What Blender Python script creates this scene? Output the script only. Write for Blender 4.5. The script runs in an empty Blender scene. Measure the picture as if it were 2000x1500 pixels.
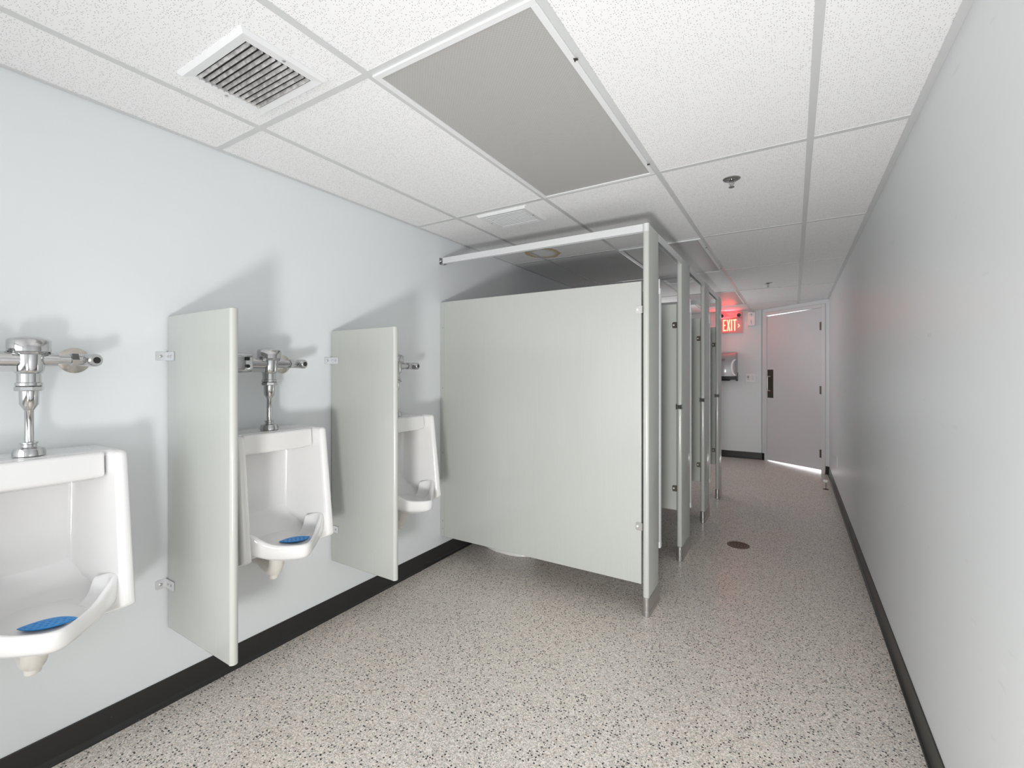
import bpy, bmesh, math, random
from mathutils import Vector, Matrix
random.seed(4)
PI = math.pi
scene = bpy.context.scene
C = scene.collection

# ------------------------------------------------------------------ camera
FPX, YAW, CYP = 893.6, math.radians(31.57), 728.7
CAMH = 1.304
cam_d = bpy.data.cameras.new('camera')
cam = bpy.data.objects.new('camera', cam_d); C.objects.link(cam)
cam_d.sensor_fit = 'HORIZONTAL'; cam_d.sensor_width = 36.0
cam_d.lens = 36.0 * FPX / 2000.0
cam_d.shift_y = (CYP - 750.0) / 2000.0
cam_d.clip_start = 0.02
cam.location = (0, 0, CAMH); cam.rotation_euler = (PI / 2, 0, YAW)
scene.camera = cam

# ------------------------------------------------------------------ world, exposure
w = bpy.data.worlds.new('world'); scene.world = w; w.use_nodes = True
bgn = w.node_tree.nodes['Background']
bgn.inputs[0].default_value = (0.93, 0.96, 1.0, 1); bgn.inputs[1].default_value = 2.5
vs = scene.view_settings
vs.view_transform = 'Standard'; vs.look = 'None'; vs.gamma = 1.0; vs.use_curve_mapping = False
vs.exposure = 0.0

# ------------------------------------------------------------------ large lights: added rear and far-end fills, low lamp, corridor
def area(name, loc, target, sx, sy, power, color=(1, 1, 1), shape='RECTANGLE'):
    d = bpy.data.lights.new(name, 'AREA'); d.energy = power; d.color = color
    d.shape = shape; d.size = sx; d.size_y = sy
    o = bpy.data.objects.new(name, d); C.objects.link(o)
    o.location = loc
    v = Vector(target) - Vector(loc)
    o.rotation_euler = v.to_track_quat('-Z', 'Y').to_euler()
    return o
area('rear_fill', (-0.85, -1.9, 1.25), (-0.85, 4.0, 1.25), 2.2, 1.8, 33.0, (0.98, 0.99, 1.0))          # added broad fill from the rear, no window built
area('low_lamp', (-0.08, -0.55, 0.44), (-0.70, 4.0, 1.70), 0.36, 0.36, 27.5, (1.0, 0.995, 0.985), 'DISK').data.spread = 2.1
area('far_end_fill', (-2.0, 6.6, 1.75), (0.0, 6.4, 1.5), 0.9, 1.4, 6.2)                                 # added fill, unseen beyond the stalls, lifts far wall and door
area('far_end_upfill', (-1.3, 6.6, 1.2), (-0.6, 5.6, 2.2), 0.9, 0.9, 4.5)  # unseen upward fill, added to brighten the far ceiling
area('corridor_light', (0.75, 8.35, 1.2), (0.0, 7.5, 0.6), 1.2, 2.0, 85.0, (0.95, 0.97, 1.0))

# ------------------------------------------------------------------ materials
M = {}
def mat(name, color, rough=0.5, metal=0.0, spec=0.5, coat=0.0, emit=None, estr=0.0):
    m = bpy.data.materials.new(name); m.use_nodes = True
    b = m.node_tree.nodes['Principled BSDF']
    b.inputs['Base Color'].default_value = (*color, 1)
    b.inputs['Roughness'].default_value = rough
    b.inputs['Metallic'].default_value = metal
    b.inputs['Specular IOR Level'].default_value = spec
    b.inputs['Coat Weight'].default_value = coat
    b.inputs['Coat Roughness'].default_value = 0.08
    if emit:
        b.inputs['Emission Color'].default_value = (*emit, 1)
        b.inputs['Emission Strength'].default_value = estr
    M[name] = m
    return m
def nd(m, t, **kw):
    n = m.node_tree.nodes.new(t)
    for k, v in kw.items():
        if hasattr(n, k): setattr(n, k, v)
        else: n.inputs[k].default_value = v
    return n
def lk(m, a, ao, b, bo): m.node_tree.links.new(a.outputs[ao], b.inputs[bo])
def bsdf(m): return m.node_tree.nodes['Principled BSDF']
def ramp(m, stops, interp='LINEAR'):
    r = nd(m, 'ShaderNodeValToRGB'); cr = r.color_ramp; cr.interpolation = interp
    while len(cr.elements) < len(stops): cr.elements.new(0.5)
    for e, (p, c) in zip(cr.elements, stops):
        e.position = p; e.color = (*c, 1) if len(c) == 3 else c
    return r
def noise_bump(m, scale, strength, dist=0.002, detail=3):
    tc = nd(m, 'ShaderNodeTexCoord'); n = nd(m, 'ShaderNodeTexNoise', Scale=scale, Detail=detail)
    b = nd(m, 'ShaderNodeBump', Strength=strength, Distance=dist)
    lk(m, tc, 'Object', n, 'Vector'); lk(m, n, 'Fac', b, 'Height'); lk(m, b, 'Normal', bsdf(m), 'Normal')
    return tc
def mottle(m, c1, c2, scale, detail=4):
    tc = nd(m, 'ShaderNodeTexCoord'); n = nd(m, 'ShaderNodeTexNoise', Scale=scale, Detail=detail)
    r = ramp(m, [(0.35, c1), (0.65, c2)])
    lk(m, tc, 'Object', n, 'Vector'); lk(m, n, 'Fac', r, 'Fac'); lk(m, r, 'Color', bsdf(m), 'Base Color')

m = mat('wall_paint', (0.80, 0.82, 0.83), 0.42, spec=0.4)
mottle(m, (0.785, 0.812, 0.828), (0.800, 0.828, 0.844), 1.3)
noise_bump(m, 260, 0.06, 0.001)
m = mat('wall_paint_semigloss', (0.80, 0.825, 0.84), 0.38, spec=0.4)
# faint pale and dark scuffs on the long right wall
tc = nd(m, 'ShaderNodeTexCoord'); mp = nd(m, 'ShaderNodeMapping'); mp.inputs['Scale'].default_value = (1, 1.2, 5)
mp.inputs['Rotation'].default_value = (0.5, 0, 0)
n1 = nd(m, 'ShaderNodeTexNoise', Scale=5.0, Detail=8); r1 = ramp(m, [(0.28, (0.75, 0.775, 0.79)), (0.33, (0.80, 0.825, 0.84)), (0.70, (0.80, 0.825, 0.84)), (0.76, (0.84, 0.86, 0.87))])
lk(m, tc, 'Object', mp, 'Vector'); lk(m, mp, 'Vector', n1, 'Vector'); lk(m, n1, 'Fac', r1, 'Fac'); lk(m, r1, 'Color', bsdf(m), 'Base Color')
noise_bump(m, 180, 0.08, 0.001)
mat('door_paint', (0.74, 0.735, 0.76), 0.38)
mat('frame_paint', (0.76, 0.76, 0.765), 0.35)
m = mat('partition_laminate', (0.49, 0.507, 0.48), 0.22, spec=0.5, coat=0.3)
tc = nd(m, 'ShaderNodeTexCoord'); mp = nd(m, 'ShaderNodeMapping'); mp.inputs['Scale'].default_value = (60, 60, 1.2)
n1 = nd(m, 'ShaderNodeTexNoise', Scale=2.0, Detail=3); r1 = ramp(m, [(0.3, (0.483, 0.499, 0.472)), (0.7, (0.497, 0.514, 0.487))])
lk(m, tc, 'Object', mp, 'Vector'); lk(m, mp, 'Vector', n1, 'Vector'); lk(m, n1, 'Fac', r1, 'Fac'); lk(m, r1, 'Color', bsdf(m), 'Base Color')
mat('partition_edge', (0.52, 0.53, 0.50), 0.18, coat=0.2)
m = mat('porcelain', (0.87, 0.865, 0.86), 0.12, coat=0.6)
mat('old_porcelain', (0.80, 0.77, 0.71), 0.3)
mat('chrome', (0.56, 0.56, 0.565), 0.10, metal=1.0)
mat('worn_chrome', (0.62, 0.58, 0.53), 0.22, metal=1.0)
mat('zinc', (0.74, 0.75, 0.77), 0.28, metal=0.55)
mat('stainless', (0.55, 0.54, 0.53), 0.28, metal=1.0)
mat('dark_bronze', (0.10, 0.085, 0.07), 0.38, metal=0.8)
mat('hinge_brass', (0.16, 0.13, 0.10), 0.4, metal=0.9)
mat('anodised_aluminium', (0.78, 0.79, 0.80), 0.33, metal=0.35)
mat('black_rubber', (0.012, 0.012, 0.013), 0.42)
m = mat('baseboard_rubber', (0.02, 0.02, 0.02), 0.40)
tc = nd(m, 'ShaderNodeTexCoord'); n1 = nd(m, 'ShaderNodeTexVoronoi', Scale=30.0)
r1 = ramp(m, [(0.0, (0.35, 0.35, 0.34)), (0.035, (0.30, 0.30, 0.29)), (0.05, (0.020, 0.020, 0.020))])
n2 = nd(m, 'ShaderNodeTexNoise', Scale=6.0, Detail=2); r2 = ramp(m, [(0.60, (0, 0, 0)), (0.64, (1, 1, 1))])
mx = nd(m, 'ShaderNodeMix', data_type='RGBA'); mx.inputs[6].default_value = (0.020, 0.020, 0.020, 1)
lk(m, tc, 'Object', n1, 'Vector'); lk(m, n1, 'Distance', r1, 'Fac'); lk(m, tc, 'Object', n2, 'Vector'); lk(m, n2, 'Fac', r2, 'Fac')
lk(m, r2, 'Color', mx, 0); lk(m, r1, 'Color', mx, 7); lk(m, mx, 2, bsdf(m), 'Base Color')
mat('black_plastic', (0.015, 0.015, 0.016), 0.3)
mat('void_shade', (0.02, 0.02, 0.02), 0.9)  # near-black colour stands in for shade inside vents and drain holes
mat('white_metal', (0.80, 0.81, 0.82), 0.35)
mat('grid_metal', (0.64, 0.65, 0.655), 0.26)
mat('white_plastic', (0.92, 0.91, 0.90), 0.35)
mat('grey_plastic', (0.50, 0.50, 0.51), 0.4)
mat('blue_mat', (0.0, 0.26, 0.70), 0.3)
mat('clear_red_plastic', (0.62, 0.42, 0.42), 0.15, emit=(1.0, 0.10, 0.10), estr=0.10)
mat('exit_letter', (1.0, 0.6, 0.5), 0.4, emit=(1.0, 0.60, 0.33), estr=1.15)
mat('exit_glow', (0.8, 0.12, 0.12), 0.4, emit=(1.0, 0.045, 0.05), estr=0.72)
mat('red_led', (1, 0.1, 0.1), 0.4, emit=(1.0, 0.02, 0.03), estr=5.0)
mat('dark_print', (0.10, 0.09, 0.09), 0.6)
mat('brown_drain', (0.17, 0.12, 0.085), 0.4, metal=0.6)
# smoky silver towel dispenser cover
mat('smoke_silver', (0.40, 0.40, 0.42), 0.32, metal=0.1, coat=0.3)

# ceiling tile: pin holes, fissures, a brown water stain ring
m = mat('ceiling_tile', (0.84, 0.845, 0.85), 0.85, spec=0.2)
tc = nd(m, 'ShaderNodeTexCoord')
v1 = nd(m, 'ShaderNodeTexVoronoi', Scale=140.0); v1.voronoi_dimensions = '2D'
r1 = ramp(m, [(0.0, (0.30, 0.30, 0.30)), (0.13, (0.42, 0.42, 0.42)), (0.20, (1, 1, 1))])
n2 = nd(m, 'ShaderNodeTexNoise', Scale=70.0, Detail=5); r2 = ramp(m, [(0.28, (0.91, 0.91, 0.91)), (0.42, (1, 1, 1))])
v3 = nd(m, 'ShaderNodeTexVoronoi', Scale=140.0); v3.voronoi_dimensions = '2D'
# keep only part of the holes
sep = nd(m, 'ShaderNodeSeparateColor'); gt = nd(m, 'ShaderNodeMath', operation='GREATER_THAN'); gt.inputs[1].default_value = 0.55
mxh = nd(m, 'ShaderNodeMix', data_type='RGBA'); mxh.inputs[6].default_value = (1, 1, 1, 1)
mul = nd(m, 'ShaderNodeMix', data_type='RGBA', blend_type='MULTIPLY'); mul.inputs[0].default_value = 1.0
mul2 = nd(m, 'ShaderNodeMix', data_type='RGBA', blend_type='MULTIPLY'); mul2.inputs[0].default_value = 1.0
mul2.inputs[7].default_value = (0.90, 0.90, 0.905, 1)
for a in (v1, n2, v3): lk(m, tc, 'Object', a, 'Vector')
lk(m, v1, 'Distance', r1, 'Fac'); lk(m, n2, 'Fac', r2, 'Fac'); lk(m, v3, 'Color', sep, 0); lk(m, sep, 0, gt, 0)
lk(m, gt, 0, mxh, 0); lk(m, r1, 'Color', mxh, 7); lk(m, mxh, 2, mul, 6); lk(m, r2, 'Color', mul, 7); lk(m, mul, 2, mul2, 6)
# stain: distance from the stain centre, warped
sub = nd(m, 'ShaderNodeVectorMath', operation='SUBTRACT'); sub.inputs[1].default_value = (-1.70, 3.24, 2.262)
sc = nd(m, 'ShaderNodeVectorMath', operation='MULTIPLY'); sc.inputs[1].default_value = (1.0, 0.85, 0.0)
ln = nd(m, 'ShaderNodeVectorMath', operation='LENGTH'); n4 = nd(m, 'ShaderNodeTexNoise', Scale=14.0, Detail=3)
ma = nd(m, 'ShaderNodeMath', operation='MULTIPLY_ADD'); ma.inputs[1].default_value = 0.05
r4 = ramp(m, [(0.100, (0, 0, 0)), (0.128, (0.55, 0.55, 0.55)), (0.155, (0.85, 0.85, 0.85)), (0.163, (0, 0, 0))])
ms = nd(m, 'ShaderNodeMix', data_type='RGBA'); ms.inputs[7].default_value = (0.50, 0.34, 0.12, 1)
lk(m, tc, 'Object', sub, 0); lk(m, sub, 0, sc, 0); lk(m, sc, 0, ln, 0); lk(m, tc, 'Object', n4, 'Vector')
lk(m, n4, 'Fac', ma, 0); lk(m, ln, 'Value', ma, 2); lk(m, ma, 0, r4, 'Fac'); lk(m, r4, 'Color', ms, 0); lk(m, mul2, 2, ms, 6)
lk(m, ms, 2, bsdf(m), 'Base Color')
b = nd(m, 'ShaderNodeBump', Strength=0.35, Distance=0.002); lk(m, mul, 2, b, 'Height'); lk(m, b, 'Normal', bsdf(m), 'Normal')

# terrazzo flake epoxy floor
m = mat('flake_floor', (0.55, 0.52, 0.48), 0.30, spec=0.5)
tc = nd(m, 'ShaderNodeTexCoord')
v1 = nd(m, 'ShaderNodeTexVoronoi', Scale=270.0); v1.voronoi_dimensions = '2D'; sp1 = nd(m, 'ShaderNodeSeparateColor')
r1 = ramp(m, [(0.0, (0.22, 0.20, 0.185)), (0.05, (0.38, 0.39, 0.37)), (0.18, (0.46, 0.41, 0.35)), (0.32, (0.56, 0.53, 0.50)), (0.58, (0.64, 0.61, 0.57)), (0.82, (0.74, 0.71, 0.67)), (0.96, (0.50, 0.42, 0.38))], 'CONSTANT')
v2 = nd(m, 'ShaderNodeTexVoronoi', Scale=85.0); v2.voronoi_dimensions = '2D'; r2 = ramp(m, [(0.0, (1, 1, 1)), (0.25, (1, 1, 1)), (0.30, (0, 0, 0))]); sp2 = nd(m, 'ShaderNodeSeparateColor')
g2 = nd(m, 'ShaderNodeMath', operation='LESS_THAN'); g2.inputs[1].default_value = 0.17
mm = nd(m, 'ShaderNodeMath', operation='MULTIPLY'); mx = nd(m, 'ShaderNodeMix', data_type='RGBA'); mx.inputs[7].default_value = (0.02, 0.02, 0.02, 1)
n3 = nd(m, 'ShaderNodeTexNoise', Scale=1.1, Detail=3); r3 = ramp(m, [(0.3, (1.26, 1.24, 1.24)), (0.5, (1.34, 1.30, 1.27)), (0.72, (1.34, 1.27, 1.21))])
ml = nd(m, 'ShaderNodeMix', data_type='RGBA', blend_type='MULTIPLY'); ml.inputs[0].default_value = 1.0
for a in (v1, v2, n3): lk(m, tc, 'Object', a, 'Vector')
lk(m, v1, 'Color', sp1, 0); lk(m, sp1, 0, r1, 'Fac'); lk(m, v2, 'Distance', r2, 'Fac'); lk(m, v2, 'Color', sp2, 0); lk(m, sp2, 1, g2, 0)
lk(m, g2, 0, mm, 0); lk(m, r2, 'Color', mm, 1); lk(m, mm, 0, mx, 0); lk(m, r1, 'Color', mx, 6)
lk(m, n3, 'Fac', r3, 'Fac'); lk(m, mx, 2, ml, 6); lk(m, r3, 'Color', ml, 7); lk(m, ml, 2, bsdf(m), 'Base Color')
b = nd(m, 'ShaderNodeBump', Strength=0.12, Distance=0.001); n5 = nd(m, 'ShaderNodeTexNoise', Scale=90.0, Detail=2)
lk(m, tc, 'Object', n5, 'Vector'); lk(m, n5, 'Fac', b, 'Height'); lk(m, b, 'Normal', bsdf(m), 'Normal')

# prismatic acrylic lens (lamps are off)
m = mat('prismatic_lens', (0.5, 0.495, 0.49), 0.35, spec=0.5)
tc = nd(m, 'ShaderNodeTexCoord'); mp = nd(m, 'ShaderNodeMapping'); mp.inputs['Rotation'].default_value = (0, 0, PI / 4)
v1 = nd(m, 'ShaderNodeTexVoronoi', Scale=125.0); v1.inputs['Randomness'].default_value = 0.0
r1 = ramp(m, [(0.0, (0.57, 0.565, 0.56)), (0.7, (0.42, 0.415, 0.41))])
b = nd(m, 'ShaderNodeBump', Strength=0.5, Distance=0.002)
lk(m, tc, 'Object', mp, 'Vector'); lk(m, mp, 'Vector', v1, 'Vector'); lk(m, v1, 'Distance', r1, 'Fac'); lk(m, r1, 'Color', bsdf(m), 'Base Color')
lk(m, v1, 'Distance', b, 'Height'); lk(m, b, 'Normal', bsdf(m), 'Normal')

# vent slats with dust
m = mat('dusty_slat', (0.55, 0.54, 0.53), 0.6)
mottle(m, (0.30, 0.295, 0.29), (0.62, 0.61, 0.60), 45)

# ------------------------------------------------------------------ mesh helpers
def obj(name, bm, material, parent=None, bevel=0.0, seg=2, smooth=False, loc=(0, 0, 0), sub=0, angle=0.6):
    bmesh.ops.recalc_face_normals(bm, faces=bm.faces)
    me = bpy.data.meshes.new(name); bm.to_mesh(me); bm.free()
    if smooth or sub:
        for p in me.polygons: p.use_smooth = True
    o = bpy.data.objects.new(name, me); C.objects.link(o)
    o.location = loc
    if isinstance(material, str): material = M[material]
    me.materials.append(material)
    if parent: o.parent = parent
    if bevel:
        md = o.modifiers.new('bevel', 'BEVEL'); md.width = bevel; md.segments = seg; md.limit_method = 'ANGLE'; md.angle_limit = angle
        md.harden_normals = False
        for p in me.polygons: p.use_smooth = True
        me.set_sharp_from_angle(angle=0.9)
    elif smooth:
        me.set_sharp_from_angle(angle=0.7)
    if sub:
        md = o.modifiers.new('sub', 'SUBSURF'); md.levels = sub; md.render_levels = sub
    return o
def box(bm, x0, x1, y0, y1, z0, z1, mtx=None):
    vs_ = [bm.verts.new((x, y, z)) for x in (x0, x1) for y in (y0, y1) for z in (z0, z1)]
    for f in ((0, 1, 3, 2), (4, 6, 7, 5), (0, 4, 5, 1), (2, 3, 7, 6), (0, 2, 6, 4), (1, 5, 7, 3)):
        bm.faces.new([vs_[i] for i in f])
    if mtx:
        for v in vs_: v.co = mtx @ v.co
    return vs_
def frame_of(d):
    d = Vector(d).normalized()
    u = d.cross(Vector((0, 0, 1)))
    if u.length < 1e-4: u = Vector((1, 0, 0))
    u.normalize(); return u, d.cross(u).normalized()
def lathe(bm, base, axis, prof, seg=28, cap=True):
    """prof: list of (distance along axis, radius)"""
    base = Vector(base); axis = Vector(axis).normalized(); u, v = frame_of(axis)
    rings = []
    for s, r in prof:
        c = base + axis * s
        if r < 1e-6: rings.append([bm.verts.new(c)])
        else: rings.append([bm.verts.new(c + (u * math.cos(2 * PI * i / seg) + v * math.sin(2 * PI * i / seg)) * r) for i in range(seg)])
    for a, b_ in zip(rings, rings[1:]):
        if len(a) == 1 and len(b_) == 1: continue
        for i in range(seg):
            j = (i + 1) % seg
            if len(a) == 1: bm.faces.new((a[0], b_[i], b_[j]))
            elif len(b_) == 1: bm.faces.new((a[i], a[j], b_[0]))
            else: bm.faces.new((a[i], a[j], b_[j], b_[i]))
    if cap:
        for r in (rings[0], rings[-1]):
            if len(r) > 2: bm.faces.new(r)
def cyl(bm, a, b_, r, seg=20):
    a = Vector(a); b_ = Vector(b_); lathe(bm, a, b_ - a, [(0, r), ((b_ - a).length, r)], seg)
def tube(bm, pts, r, seg=14, cap=True):
    pts = [Vector(p) for p in pts]; rings = []
    rr = r if isinstance(r, (list, tuple)) else [r] * len(pts)
    t0 = (pts[1] - pts[0]).normalized(); u, v = frame_of(t0)
    for i, p in enumerate(pts):
        t = ((pts[min(i + 1, len(pts) - 1)] - pts[max(i - 1, 0)])).normalized()
        u = (u - t * u.dot(t)).normalized(); v = t.cross(u)
        rings.append([bm.verts.new(p + (u * math.cos(2 * PI * k / seg) + v * math.sin(2 * PI * k / seg)) * rr[i]) for k in range(seg)])
    for a, b_ in zip(rings, rings[1:]):
        for k in range(seg): bm.faces.new((a[k], a[(k + 1) % seg], b_[(k + 1) % seg], b_[k]))
    if cap: bm.faces.new(rings[0]); bm.faces.new(rings[-1])
def prism(bm, poly, z0, z1):
    a = [bm.verts.new((x, y, z0)) for x, y in poly]; b_ = [bm.verts.new((x, y, z1)) for x, y in poly]
    bm.faces.new(a); bm.faces.new(b_)
    for i in range(len(poly)):
        j = (i + 1) % len(poly); bm.faces.new((a[i], a[j], b_[j], b_[i]))
def loft(bm, loops, close=True, cap=True):
    rings = [[bm.verts.new(p) for p in l] for l in loops]
    for a, b_ in zip(rings, rings[1:]):
        n = len(a)
        for i in range(n if close else n - 1):
            j = (i + 1) % n; bm.faces.new((a[i], a[j], b_[j], b_[i]))
    if cap: bm.faces.new(rings[0]); bm.faces.new(rings[-1])
    return rings
def arc(cx, cy, r, a0, a1, n): return [(cx + r * math.cos(a0 + (a1 - a0) * i / n), cy + r * math.sin(a0 + (a1 - a0) * i / n)) for i in range(n + 1)]
def rrect(x0, x1, y0, y1, r, n=4):
    return (arc(x1 - r, y1 - r, r, 0, PI / 2, n) + arc(x0 + r, y1 - r, r, PI / 2, PI, n) + arc(x0 + r, y0 + r, r, PI, 1.5 * PI, n) + arc(x1 - r, y0 + r, r, 1.5 * PI, 2 * PI, n))
def NB(): return bmesh.new()
def tag(o, label=None, cat=None, group=None, kind=None):
    if label: o['label'] = label
    if cat: o['category'] = cat
    if group: o['group'] = group
    if kind: o['kind'] = kind
    return o
def thing(name, label, cat, loc=(0, 0, 0), rz=0.0, group=None):
    o = bpy.data.objects.new(name, None); C.objects.link(o); o.empty_display_size = 0.1
    o.location = loc; o.rotation_euler = (0, 0, rz)
    return tag(o, label, cat, group)
def dup(root, loc, label, group=None, skip=()):
    r = root.copy(); C.objects.link(r); r.location = loc; r['label'] = label
    for ch in list(root.children):
        if ch.name.split('.')[0] in skip: continue
        c = ch.copy(); C.objects.link(c); c.parent = r
        for g in ch.children:
            d = g.copy(); C.objects.link(d); d.parent = c
    return r
def struct(name, bm, m_, label=None, bevel=0.0):
    o = obj(name, bm, m_, bevel=bevel); o['kind'] = 'structure'
    if label: o['label'] = label
    return o
def text_bm(s, size, mtx, extrude=0.0006, shear=0.0):
    cu = bpy.data.curves.new('t', 'FONT'); cu.body = s; cu.size = size; cu.extrude = extrude; cu.align_x = 'CENTER'; cu.align_y = 'CENTER'; cu.shear = shear
    o = bpy.data.objects.new('t', cu); C.objects.link(o)
    dg = bpy.context.evaluated_depsgraph_get(); me = bpy.data.meshes.new_from_object(o.evaluated_get(dg))
    bpy.data.objects.remove(o); bpy.data.curves.remove(cu)
    bm = bmesh.new(); bm.from_mesh(me); bpy.data.meshes.remove(me)
    bm.transform(mtx); return bm

# ------------------------------------------------------------------ room dimensions
XL, XR, ZG, ZT = -2.103, 0.394, 2.2577, 2.2602      # wall planes, ceiling grid flange, tile face
YB, YF = -2.3, 7.83                                # back wall, far wall
TX, TY = 0.742, -0.6703                            # direction of the angled door wall
DX0, DY0 = -0.409, 7.853
DL = (XR - DX0) / TX
def dmat():                                        # local: x along the door wall, y into the room, z up
    t = Vector((TX, TY, 0)).normalized(); n = Vector((TY, -TX, 0)).normalized()
    m_ = Matrix.Identity(4)
    for i in range(3): m_[i][0] = t[i]; m_[i][1] = n[i]
    m_[0][3] = DX0; m_[1][3] = DY0
    return m_
DM = dmat()
ZW = 2.42
bm = NB(); box(bm, XL - 0.12, XR + 0.12, YB - 0.1, 9.2, -0.10, 0.0); struct('floor', bm, 'flake_floor')
room = [(XL, YB), (XR, YB), (XR, DY0 + TY * DL), (DX0, DY0), (XL, YF)]
bm = NB(); prism(bm, [(XL - .1, YB - .1), (XR + .1, YB - .1), (XR + .1, 7.2), (-0.36, 7.88), (XL - .1, 7.88)], ZT, ZT + 0.02); struct('ceiling', bm, 'ceiling_tile')
bm = NB(); box(bm, XL - 0.12, XL, YB - 0.1, YF + 0.14, 0, ZW); struct('wall_left', bm, 'wall_paint')
bm = NB(); box(bm, XR, XR + 0.12, YB - 0.1, 7.14, 0, ZW); struct('wall_right', bm, 'wall_paint_semigloss')
bm = NB(); box(bm, XL, XR, YB - 0.12, YB, 0, ZW); struct('wall_back', bm, 'wall_paint')
bm = NB(); box(bm, XL, DX0, YF, YF + 0.12, 0, ZW); struct('wall_far', bm, 'wall_paint')
# angled wall round the door
OPL, OPR, OPT = 0.104, 0.981, 2.160                # opening in the frame
FRL, FRR, FRT = 0.068, 1.034, 2.205                # outer edge of frame
bm = NB()
box(bm, -0.02, FRL + 0.006, -0.12, 0, 0, ZW, DM); box(bm, FRR - 0.006, DL + 0.02, -0.12, 0, 0, ZW, DM); box(bm, FRL + 0.006, FRR - 0.006, -0.12, 0, FRT - 0.006, ZW, DM)
struct('wall_door_side', bm, 'wall_paint')

# ceiling grid
gx = [0.060, -0.5496, -1.1592, -1.7688]
gy = [1.005 + 1.2192 * k for k in range(-2, 6)]
bm = NB(); hw = 0.012
def ymax_at(x): return (DY0 + (x - DX0) / TX * TY) if x > DX0 else YF
for x in gx: box(bm, x - hw, x + hw, YB, ymax_at(x) - 0.002, ZG, ZT + 0.001)
for y in gy:
    xr = XR - 0.02 if y < 7.05 else 0.37
    xs = [XL + 0.018] + sorted(gx) + [xr]
    for a, b_ in zip(xs, xs[1:]):
        a2 = a + (hw if a in gx else 0); b2 = b_ - (hw if b_ in gx else 0)
        box(bm, a2, b2, y - hw, y + hw, ZG + 0.0004, ZT + 0.001)
struct('trim_1', bm, 'grid_metal', 'white metal T-bar grid of the suspended ceiling')
bm = NB()
box(bm, XL, XL + 0.020, YB, YF, ZG - 0.0005, ZT + 0.001); box(bm, XR - 0.024, XR, YB, 7.13, ZG - 0.0005, ZT + 0.001)
box(bm, XL, DX0, YF - 0.02, YF, ZG - 0.0005, ZT + 0.001); box(bm, 0.0, DL, 0, 0.02, ZG - 0.0005, ZT + 0.001, DM)
struct('trim_2', bm, 'grid_metal', 'white metal wall angle round the ceiling edge')

# baseboards: rubber cove with a small toe
def cove(name, a, b_, side):
    """a->b along the wall, side = unit normal into the room"""
    prof = [(0, 0.103), (0.0035, 0.103), (0.0045, 0.10), (0.0045, 0.022), (0.007, 0.012), (0.014, 0.006), (0.015, 0.0), (0, 0.0)]
    bm = NB(); n = Vector((side[0], side[1], 0)).normalized()
    loops = []
    for p in (a, b_): loops.append([Vector((p[0], p[1], z)) + n * d for d, z in prof])
    loft(bm, loops); return struct(name, bm, 'baseboard_rubber')
cove('baseboard_left', (XL, YB), (XL, YF), (1, 0))
cove('baseboard_right', (XR, YB), (XR, 7.135), (-1, 0))
cove('baseboard_far', (XL, YF), (DX0 + 0.01, YF), (0, -1))
nr = Vector((TY, -TX, 0)).normalized()
def dpt(t): return (DX0 + TX * t, DY0 + TY * t)
cove('baseboard_door_left', dpt(-0.008), dpt(FRL - 0.004), nr)
cove('baseboard_door_right', dpt(FRR + 0.004), dpt(DL), nr)

# ------------------------------------------------------------------ door
door = bpy.data.objects.new('door_1', None); C.objects.link(door); door['kind'] = 'structure'
door['label'] = 'pale grey flush door in the angled wall, daylight showing under it'
bm = NB()
for a, b_, z1 in ((FRL, OPL, FRT), (OPR, FRR, FRT)): box(bm, a, b_, -0.11, 0.014, 0, z1, DM)
box(bm, OPL, OPR, -0.11, 0.014, OPT, FRT, DM)
obj('door_frame', bm, 'frame_paint', door, bevel=0.003)
LL, LR = OPL + 0.004, OPR - 0.004
bm = NB()
v = box(bm, LL, LR, -0.045, -0.002, 0.0, OPT - 0.004, DM)
# uneven gaps: foot of the leaf is cut higher at the hinge side, head drops towards the lock side
for p, (xx, zz) in zip(v, [(x, z) for x in (0, 1) for y in (0, 1) for z in (0, 1)]):
    if zz == 0: p.co.z = 0.014 if xx == 0 else 0.038
    else: p.co.z = OPT - 0.0145 if xx == 0 else OPT - 0.001
leaf = obj('door_leaf', bm, 'door_paint', door, bevel=0.002)
for z in (1.918, 1.081, 0.252):
    bm = NB(); lathe(bm, DM @ Vector((OPR - 0.001, 0.009, z - 0.055)), (0, 0, 1), [(0, 0.004), (0.003, 0.0085), (0.107, 0.0085), (0.11, 0.004)], 12)
    box(bm, OPR - 0.030, OPR - 0.006, -0.002, 0.003, z - 0.052, z + 0.052, DM)
    obj('hinge', bm, 'hinge_brass', door)
bm = NB(); box(bm, OPL + 0.012, OPL + 0.112, -0.002, 0.002, 0.94, 1.355, DM); pp = obj('pull_plate', bm, 'dark_bronze', leaf, bevel=0.001)
bm = NB()
pts = [DM @ Vector((OPL + 0.06, yy, zz)) for yy, zz in ((0.0, 1.045), (0.035, 1.045), (0.048, 1.05), (0.053, 1.065), (0.053, 1.235), (0.048, 1.25), (0.035, 1.255), (0.0, 1.255))]
tube(bm, pts, 0.0085, 12); obj('pull_handle', bm, 'zinc', leaf, smooth=True)

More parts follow.
